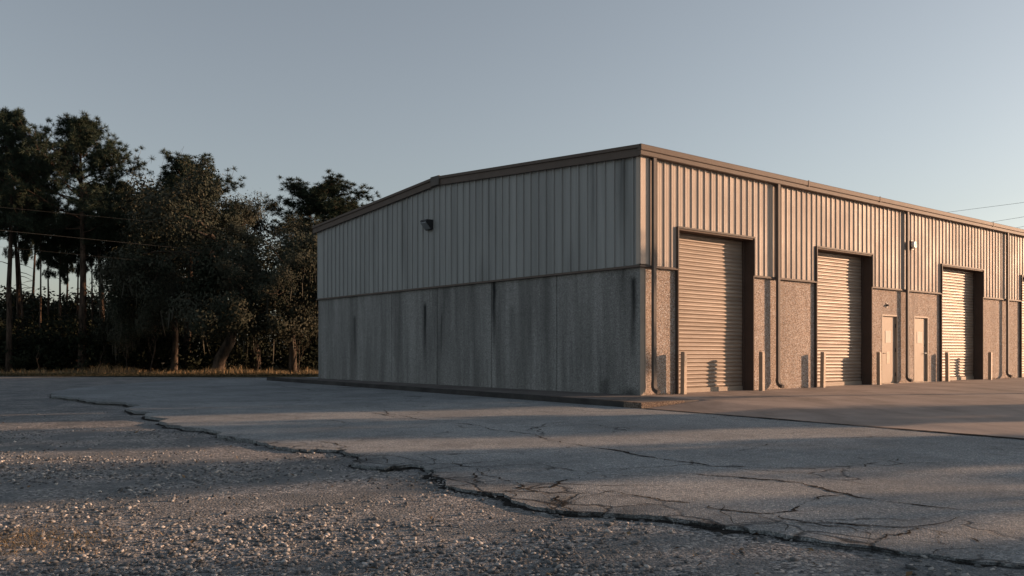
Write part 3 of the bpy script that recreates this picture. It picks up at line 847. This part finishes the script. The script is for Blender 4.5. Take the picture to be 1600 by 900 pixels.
# dry grass along the wood's edge
k = 42000; x = rng.uniform(-60, 4, k); y = 44.2+rng.gamma(2.0, 1.0, k)+np.maximum(0,(x+9))*.75+.5*np.sin(x*.8)
q = fbm(x*.5, y*.5, 4, 77)
keep = rng.random(k) < np.clip(.55+.6*q, .1, 1)
xy = np.stack([x,y],-1)[keep]
blades('verge_grass', xy, -.17, .34*np.clip(.55+.9*fbm(xy[:,0]*.9, xy[:,1]*.9, 4, 55), .12, 1.9), .009, .9, M['straw'], 'dry tan grass along the foot of the wood', 'grass')
k = 26000; x = rng.uniform(-60, 4, k); y = rng.uniform(40.0, 45.0, k)+np.maximum(0,(x+9))*.75; xy = np.stack([x,y],-1)
blades('mown_grass', xy, -.17, .07, .010, 1.2, M['darkleaf'], 'short dark mown grass strip beyond the asphalt', 'grass')

# ------------------------------------------------------------------ TREES
def needle_tufts(C, D, rg, n=22, ln=.30, wd=.014):
    """C centres, D outward directions -> thin triangular needle bunches"""
    m = len(C); C = np.repeat(C, n, 0); D = np.repeat(D, n, 0)
    d = rg.normal(0,1,(m*n,3)); d /= np.linalg.norm(d,axis=1)[:,None]
    d = d*1.0+D*.6+np.array([0,0,.12]); d /= np.linalg.norm(d,axis=1)[:,None]
    l = ln*rg.uniform(.6,1.15,m*n)
    s = np.cross(d, rg.normal(0,1,(m*n,3))); s /= np.linalg.norm(s,axis=1)[:,None]+1e-9
    V = np.stack([C-s*wd, C+s*wd, C+d*l[:,None]+s*wd*.4, C+d*l[:,None]-s*wd*.4], 1).reshape(-1,3)
    o = np.arange(m*n)*4
    return V, np.stack([o,o+1,o+2,o+3],-1)
def make_pine(seed, H, cb, Rm, nb, round_top=False, tuft=.30):
    rg = np.random.default_rng(seed); mb = MB()
    k = 9; ph = rg.uniform(0,6.28); amp = rg.uniform(.10,.3)
    tp = [(amp*math.sin(i/k*3+ph)-amp*math.sin(ph)+.02*rg.normal(), amp*math.cos(i/k*2.3+ph)-amp*math.cos(ph)+.02*rg.normal(), H*i/k-.2*(i==0)) for i in range(k+1)]
    r0 = .013*H+.03
    tr = [r0*(1.25 if i == 0 else 1)*(1-.88*(i/k)**1.15) for i in range(k+1)]
    mb.tube(tp, tr, 9)
    def trunk_at(z):
        q = max(0, min(k-1e-6, z/H*k)); i = int(q); f_ = q-i
        return np.array(tp[i])*(1-f_)+np.array(tp[i+1])*f_
    C = []; D = []
    for b in range(nb):
        t = ((b+rg.random())/nb); z = H*(cb+(.985-cb)*t)
        if round_top: shp = math.sqrt(max(.06, 1-(2*t-.82)**2/1.4))
        else: shp = (.55+.55*math.sin(math.pi*min(1,t*1.05)))*(1-t**4*.75)
        L_ = Rm*shp*rg.uniform(.45,1.15)
        az = b*2.399+rg.uniform(-.7,.7); el = R(-8+50*t+rg.uniform(-14,18))
        p = trunk_at(z); d = np.array([math.cos(az)*math.cos(el), math.sin(az)*math.cos(el), math.sin(el)])
        pts = [p]; m = 6
        for i in range(m):
            d = d+np.array([rg.normal()*.13, rg.normal()*.13, .07+rg.normal()*.09]); d /= np.linalg.norm(d)
            p = p+d*L_/m; pts.append(p)
        rb = .012+.016*L_
        mb.tube(pts, [rb*(1-.8*i/m) for i in range(m+1)], 5, cap=False)
        for i in range(2, m+1):
            for s_ in range(4 if i < m else 6):
                d2 = d+rg.normal(0,.75,3)+np.array([0,0,.25]); d2 /= np.linalg.norm(d2)
                l2 = L_*rg.uniform(.12,.30)+.12; q0 = pts[i]; q1 = q0+d2*l2; q2 = q1+(d2+np.array([0,0,.5]))*l2*.35
                mb.tube([q0,q1,q2], [.014,.009,.005], 3, cap=False)
                C += [q2, q0+(q1-q0)*.75]; D += [d2, d2]
                if l2 > .45: C.append(q0+(q1-q0)*.45+rg.normal(0,.06,3)); D.append(d2)
    for b in range(9):                          # dead stubs below the crown
        z = H*rg.uniform(.28, cb+.1); az = rg.uniform(0,6.28); p = trunk_at(z); L_ = rg.uniform(.3,1.5)
        q = p+np.array([math.cos(az)*L_, math.sin(az)*L_, rg.uniform(-.3,.35)*L_])
        mb.tube([p,(p+q)/2+np.array([0,0,.06]),q], [.03,.02,.008], 4, cap=False)
    V, Fc = needle_tufts(np.array(C), np.array(D), rg, 44, tuft*.88, .0105)
    t_me = mb.mesh('pine_trunk', fix=False); t_me.polygons.foreach_set('use_smooth', [True]*len(t_me.polygons))
    return dict(H=float(np.percentile(V[:,2],99.7)), trunk=t_me, crown=mesh_np('pine_crown', V, Fc), bark='bark', leaf='needles')

def leaf_cloud(C, rad, n, rg, size):
    m = len(C); c = np.repeat(C, n, 0)
    d = rg.normal(0,1,(m*n,3)); d /= np.linalg.norm(d,axis=1)[:,None]
    r = np.repeat(rad*rg.uniform(.6,1.25,m), n)*rg.random(m*n)**.45
    c = c+d*r[:,None]*np.array([1,1,.8])
    out = C-C.mean(0); out = out/(np.linalg.norm(out,axis=1)[:,None]+1e-6); out = np.repeat(out, n, 0)
    nr = d*.9+out*.55+rg.normal(0,.38,(m*n,3))
    a = np.cross(nr, rg.normal(0,1,(m*n,3))); a /= np.linalg.norm(a,axis=1)[:,None]+1e-9
    b = np.cross(nr, a); b /= np.linalg.norm(b,axis=1)[:,None]+1e-9
    s = (size*rg.uniform(.6,1.3,m*n))[:,None]
    V = np.stack([c-a*s, c+b*s*.5, c+a*s, c-b*s*.5], 1).reshape(-1,3); o = np.arange(m*n)*4
    return V, np.stack([o,o+1,o+2,o+3],-1)
def make_oak(seed, H, spread, fork, n_leaf=200, size=.038, moss=True, droop=0.0):
    rg = np.random.default_rng(seed); mb = MB(); C = []; hang = []
    def grow(p, d, L_, r, lev):
        m = 4; pts = [p]
        for i in range(m):
            d = d+rg.normal(0,.17,3)+np.array([0,0,.05-droop*(lev > 1)]); d /= np.linalg.norm(d)
            p = p+d*L_/m; pts.append(p)
        mb.tube(pts, [r*(1-.42*i/m) for i in range(m+1)], 8 if lev < 2 else 5 if lev < 3 else 3, cap=False)
        if lev >= 4 or L_ < .35:
            C.append(p); C.append((p+pts[2])/2)
            if rg.random() < .3 and p[2] < H*.42: hang.append(p)
            return
        if lev >= 2: C.append(p+rg.normal(0,.15,3)); C.append(pts[2]+rg.normal(0,.3,3))
        nb = 3 if lev else 4
        for b in range(nb):
            az = rg.uniform(0,6.28)
            s = rg.normal(0,1,3); s -= d*s.dot(d); s /= np.linalg.norm(s)
            ang = rg.uniform(.45,1.0)
            nd = d*math.cos(ang)+s*math.sin(ang); nd[2] = nd[2]*.75+.14; nd /= np.linalg.norm(nd)
            grow(pts[m if b < 2 else 3], nd, L_*rg.uniform(.62,.86), r*.56*rg.uniform(.8,1.1), lev+1)
    grow(np.array([0,0,-.15]), np.array([.06,.03,1.]), H*fork, .021*H, 0)
    C = np.array(C)
    lo, hi = C.min(0), C.max(0)
    V, Fc = leaf_cloud(C, .46, n_leaf, rg, size)
    t_me = mb.mesh('oak_trunk', fix=False); t_me.polygons.foreach_set('use_smooth', [True]*len(t_me.polygons))
    r = dict(H=float(V[:,2].max()), trunk=t_me, crown=mesh_np('oak_crown', V, Fc), bark='oakbark', leaf='oakleaf')
    r['W'] = float(max(np.percentile(V[:,0],97)-np.percentile(V[:,0],3), np.percentile(V[:,1],97)-np.percentile(V[:,1],3)))
    if moss and hang:
        VV = []; FF = []
        for h in hang:
            for q in range(7):
                p = h+rg.normal(0,.16,3); l = rg.uniform(.2,.6); w = rg.uniform(.006,.016); a = rg.uniform(0,6.28)
                dx = np.array([math.cos(a)*w, math.sin(a)*w, 0]); j = rg.normal(0,.03,3)
                o = len(VV); VV += [p-dx, p+dx, p+dx*1.1+j-np.array([0,0,l*.6]), p-dx*1.1+j-np.array([0,0,l*.6]), p+j*2-np.array([0,0,l])]
                FF += [(o,o+1,o+2),(o,o+2,o+3),(o+3,o+2,o+4)]
        r['moss'] = mesh_np('oak_moss', np.array(VV), np.array(FF))
    return r
def plant(name, proto, x, y, H, wide, rz, label, cat, group, z=-.17, tilt=(0,0)):
    s = H/proto['H']
    o = empty(name, (x, y, z), rz); o.rotation_euler.x, o.rotation_euler.y = tilt
    o.scale = (s*wide, s*wide, s)
    tag(o, label, cat, group)
    link_mesh('trunk', proto['trunk'], M[proto['bark']], o)
    if proto.get('crown'): link_mesh('crown', proto['crown'], M[proto['leaf']], o)
    if proto.get('moss'): tag(link_mesh('moss', proto['moss'], M['moss'], o), kind='stuff')
    return o
def px_tree(name, proto, u, Y_, vtop, wide, rz, label, cat, group, tilt=(0,0)):
    return plant(name, proto, (u-U0)/F*Y_, Y_, CAMZ+(V0-vtop)/F*Y_+.17, wide, rz, label, cat, group, tilt=tilt)

PA = make_pine(3, 15, .53, 3.1, 40)
PB = make_pine(8, 14, .64, 2.1, 26)
PC = make_pine(14, 13, .58, 2.4, 44, True, .27)
PD = make_pine(21, 14, .42, 2.0, 40)
OA = make_oak(5, 9.5, 4, .27)
OB = make_oak(12, 8.0, 3.5, .24, 200, .038, True, .10)
OC = make_oak(31, 9.0, 3.5, .30, 190, .040, False)
PG = 'pines of the wood left of the warehouse'
for (u, Y_, vt, pr, wd, rz, lab, tl) in [
    (128,50,186,PA,1.12,.4,'big spreading pine, second from the left edge, with a wide open crown',(0,0)),
    (14,49,172,PA,.80,2.7,'tallest pine at the left edge of the wood',(0,0)),
    (32,57,235,PB,.8,1.0,'slender pine close behind the tallest one at the left edge',(0,0)),
    (48,61,290,PB,.7,4.0,'thin straight pine in the gap right of the leftmost tall pine',(0,0)),
    (74,56,305,PB,.5,2.0,'spindly pine filling the gap between the two big left pines',(0,0)),
    (93,54,350,PB,.8,.3,'leaning thin pine just left of the big spreading pine',(0,.05)),
    (106,63,335,PB,.7,5.0,'dark thin pine far back beside the big spreading trunk',(0,0)),
    (160,54,288,PB,1.15,1.4,'thick dark pine just right of the big spreading pine',(0,0)),
    (204,55,286,PD,1.15,3.3,'bushy dark pine under the right side of the big spreading crown',(0,0)),
    (238,53,298,PD,1.35,4.6,'lower dark pine below the leafless tree',(0,0)),
    (292,52,246,PC,1.3,.9,'round-topped pine with tufted crown behind the live oak',(0,0)),
    (508,58,279,PC,1.5,2.2,'lone round-topped pine rising behind the left end of the warehouse',(0,0)),
    (558,61,318,PC,.6,5.2,'small pine top just showing above the warehouse roof',(0,0)),
    (62,53,310,PB,.5,3.1,'thin bare-trunked pine between the two big left pines, nearest the road',(0,.02)),
    (39,55,300,PB,.55,.8,'thin bare-trunked pine just right of the leftmost tall pine',(0,-.02)),
    (118,58,330,PB,.6,2.6,'thin pine trunk showing just left of the big spreading trunk',(0,0)),
    (143,60,340,PB,.6,1.2,'thin pine trunk showing just right of the big spreading trunk',(0,.03)),
    (-62,50,172,PA,1.0,4.4,'pine beyond the left edge of the view',(0,0)),
    (-120,53,190,PD,1.1,1.9,'second pine beyond the left edge of the view',(0,0))]:
    px_tree('pine_tree', pr, u, Y_, vt, wd, rz, lab, 'pine', PG, tl)
OG = 'oaks at the edge of the wood'
for (u, Y_, vt, pr, wd, rz, lab) in [
    (338,47.5,270,OB,.95,2.4+math.pi,'spreading live oak with a thick leaning trunk and hanging moss'),
    (458,47,332,OA,1.0,.5,'dense brownish oak against the left end of the warehouse'),
    (402,53,284,OC,.9,1.7,'taller oak behind and between the two mossy oaks'),
    (272,50,334,OB,.66,4.0,'low dark oak left of the thick leaning oak trunk'),
    (232,57,308,OC,.72,.2,'dark leafy oak deep behind the big spreading pine'),
    (520,54,400,OC,.8,3.0,'oak mostly hidden behind the left end of the warehouse')]:
    px_tree('oak_tree', pr, u, Y_, vt, wd, rz, lab, 'oak', OG)
# leafless trees and saplings
def make_bare(seed, H, nb, r, forks=False):
    rg = np.random.default_rng(seed); mb = MB()
    def grow(p, d, L_, r_, lev):
        pts = [p]
        for i in range(4):
            d = d+rg.normal(0,.12,3); d[2] += .05; d /= np.linalg.norm(d); p = p+d*L_/4; pts.append(p)
        mb.tube(pts, [r_*(1-.5*i/4) for i in range(5)], 6 if lev == 0 else 4, cap=False)
        if lev >= 3: return
        for b in range(nb):
            s = rg.normal(0,1,3); s -= d*s.dot(d); s /= np.linalg.norm(s); a = rg.uniform(.3,.8)
            nd = d*math.cos(a)+s*math.sin(a); nd[2] = abs(nd[2])
            grow(pts[rg.integers(2,5)], nd, L_*rg.uniform(.4,.62), r_*.42, lev+1)
    grow(np.array([0,0,-.1]), np.array([rg.normal()*.06,rg.normal()*.06,1.]), H*.55, r, 0)
    me = mb.mesh('bare_branches', fix=False)
    return dict(H=max(v[2] for v in mb.v), trunk=me, bark='oakbark')
B1 = make_bare(2, 9, 5, .09); B2 = make_bare(9, 3.5, 4, .06); B3 = make_bare(17, 3.0, 3, .05)
BG = 'leafless trees and saplings'
for (u, Y_, vt, pr, wd, rz, lab) in [
    (241,62,246,B1,.8,0,'leafless tree with fine twigs showing above the wood'),
    (628,64,284,B1,.9,2,'bare twigs showing just above the ridge of the warehouse'),
    (154,46.5,535,B3,.8,1,'pale bare sapling right of the big pine trunk foot'),
    (199,46.8,505,B2,.6,2,'thin reddish sapling between the big pine and the live oak'),
    (234,47,490,B2,.7,4,'slim double-stemmed sapling left of the live oak'),
    (402,47.5,520,B3,1.0,3,'low twiggy sapling right of the live oak trunk'),
    (466,46.6,500,B2,.8,5,'pale forked sapling close to the left end of the warehouse'),
    (62,46.8,540,B3,1.3,0,'low bare thicket stems at the left edge of the wood')]:
    px_tree('sapling', pr, u, Y_, vt, wd, rz, lab, 'sapling', BG)

# undergrowth and the far wood behind, as masses
rg = np.random.default_rng(99)
k = 1500; x = rg.uniform(-58, -12, k)**1; y = 48.6+np.clip((x+26)*.25,0,4)+rg.random(k)*9+np.maximum(0,x+9)*.75
top = 2.4+1.0*fbm(x*.35, y*.2, 3, 4)+.08*(y-48)
C = np.stack([x, y, np.clip(rg.random(k)*np.clip(top,.8,5), .1, 6)], -1)
V, Fc = leaf_cloud(C, .75, 44, rg, .12)
tag(link_mesh('undergrowth', mesh_np('undergrowth', V, Fc), M['darkleaf']), 'dark undergrowth between the trunks of the wood', 'undergrowth', kind='stuff')
k = 5200; x = rg.uniform(-80, 10, k); y = rg.uniform(60, 80, k); u_ = 800+F*x/y
topz = np.interp(u_, [-200,0,60,120,175,215,300,420,500,640,800], [5.2,4.9,4.7,4.6,4.9,6.8,9.0,9.5,8.5,5,3])+1.0*fbm(x*.5, y*.3, 3, 9)
C = np.stack([x, y, rg.random(k)**1.15*topz], -1)
V, Fc = leaf_cloud(C, 1.05, 40, rg, .16)
tag(link_mesh('far_wood', mesh_np('far_wood', V, Fc), M['darkleaf']), 'dark mass of the wood further back', 'woodland', kind='stuff')

# leafy casters added out of frame on the right to lay shade bands
RG = 'leafy shade casters added out of frame to the right'
def leaf_caster(seed, w, d, z0, z1, n):
    rg = np.random.default_rng(seed); C = np.stack([rg.uniform(-w,w,n), rg.uniform(-d,d,n)+rg.normal(0,.20,n)+.25*np.sin(np.linspace(0,9,n)), np.linspace(z0,z1,n)+rg.normal(0,.2,n)], -1)
    V, Fc = leaf_cloud(C, .42, 60, rg, .11)
    mb = MB(); mb.tube([(0,0,-.1),(0.05,0,z0*.6+.3),(0,0,z1*.85)], [.16,.13,.05], 8)
    return dict(H=1, trunk=mb.mesh('caster_trunk', fix=False), crown=mesh_np('caster_crown', V, Fc), bark='oakbark', leaf='oakleaf')
SX, DY = 31.0, -8.9          # distance, and how far the low sun's rays drift over it
for (y0, y1, z0, z1, n, lab) in [
    (16.9,18.5,4.5,8.0,200,'raised leaf crown added out of frame to shade the ground before the gable'),
    (11.3,14.6,.3,7.5,330,'very broad tall leaf mass added out of frame to shade the apron'),
    (7.3,9.8,.3,7.5,240,'broad tall leaf mass added out of frame to shade the lot'),
    (5.3,7.1,.3,4.3,110,'low round leaf mass added out of frame to shade the near lot'),
    (.8,5.3,.3,7.5,330,'sparse wide leaf mass added out of frame to dapple the nearest ground')]:
    sh = leaf_caster(int(y0*10), 1.3, max(.1,(y1-y0)/2-.30), z0+.3, z1, n)
    plant('shade_caster', sh, SX, (y0+y1)/2-DY, 1, 1, 0, lab, 'shade caster', RG, z=LOT)
plant('shade_caster', PB, 61, 71.5, 21, 1.0, .5, 'open pine added out of frame past the building to shade the wood', 'shade caster', RG)  # unseen pine added to mottle the sunlight on the wood

# ------------------------------------------------------------------ overhead wires
def wire(p0, p1, sag, r, lab, grp, mat='wire'):
    mb = MB(); pts = []
    for i in range(33):
        f_ = i/32; pts.append(tuple(p0[q]*(1-f_)+p1[q]*f_ for q in range(2))+(p0[2]*(1-f_)+p1[2]*f_-sag*4*f_*(1-f_),))
    mb.tube(pts, r, 6)
    return tag(mb.build('power_line', M[mat], smooth=True), lab, 'power line', grp)
WG = 'wires strung in front of the wood'
def left_wire(va, vb, r, lab, mat):
    ya, yb = 36.0, 48.4
    a = np.array([-.598*ya, ya, CAMZ+(V0-va)/F*ya]); b = np.array([(494-U0)/F*yb, yb, CAMZ+(V0-vb)/F*yb])
    d = b-a
    wire(tuple(a-d*1.2), tuple(b+d*1.1), .05, r, lab, WG, mat)
left_wire(358, 407, .008, 'thickest middle wire crossing in front of the wood', 'wire_bare')
left_wire(322, 369, .005, 'upper thin wire crossing in front of the wood', 'wire_bare')
left_wire(384, 432, .004, 'lowest faint wire crossing in front of the wood', 'wire_bare')
for (va, vb, lab) in [(329,314.5,'upper wire in the sky above the far end of the roof'),(355,337,'lower wire in the sky above the far end of the roof'),(372,352,'lowest wire just clearing the far end of the roof')]:
    ya = 80.0; yb = 80*.936
    a = np.array([(1490-U0)/F*ya, ya, CAMZ+(V0-va)/F*ya]); b = np.array([.598*yb, yb, CAMZ+(V0-vb)/F*yb]); d = b-a
    wire(tuple(a-d*3), tuple(b+d*6), .1, .014, lab, 'wires above the far end of the roof')

# ------------------------------------------------------------------ light, sky, camera
AZ, EL = R(16.0), R(9.0)         # towards the sun: angle from +X, elevation
sd = Vector((math.cos(AZ)*math.cos(EL), math.sin(AZ)*math.cos(EL), math.sin(EL)))
sun = bpy.data.lights.new('sun', 'SUN'); sun.energy = 5.0; sun.angle = R(.5); sun.color = (1.0, .59, .35)
so = bpy.data.objects.new('sun', sun); so.rotation_euler = sd.to_track_quat('Z', 'Y').to_euler(); so.location = (20,0,20); COL.objects.link(so)
w = bpy.data.worlds.new('World'); scene.world = w; w.use_nodes = True
nt = w.node_tree; bg = nt.nodes['Background']
sky = nt.nodes.new('ShaderNodeTexSky'); sky.sky_type = 'NISHITA'; sky.sun_disc = False
sky.sun_elevation = EL; sky.sun_rotation = math.pi/2-AZ
sky.altitude = 0; sky.air_density = 1.0; sky.dust_density = 1.2; sky.ozone_density = 1.6
hs = nt.nodes.new('ShaderNodeHueSaturation'); hs.inputs['Saturation'].default_value = .47
nt.links.new(sky.outputs[0], hs.inputs['Color']); nt.links.new(hs.outputs[0], bg.inputs['Color'])
bg.inputs['Strength'].default_value = .105

cam = bpy.data.cameras.new('camera'); cam.sensor_width = 36; cam.lens = 36*F/1600; cam.shift_y = (V0-450)/1600
cam.clip_end = 3000; cam.clip_start = .05
co = bpy.data.objects.new('camera', cam); co.location = (0,0,CAMZ); co.rotation_euler = (math.pi/2,0,0); COL.objects.link(co)
scene.camera = co
vs_ = scene.view_settings; vs_.view_transform = 'Standard'; vs_.look = 'None'; vs_.exposure = .68; vs_.gamma = 1
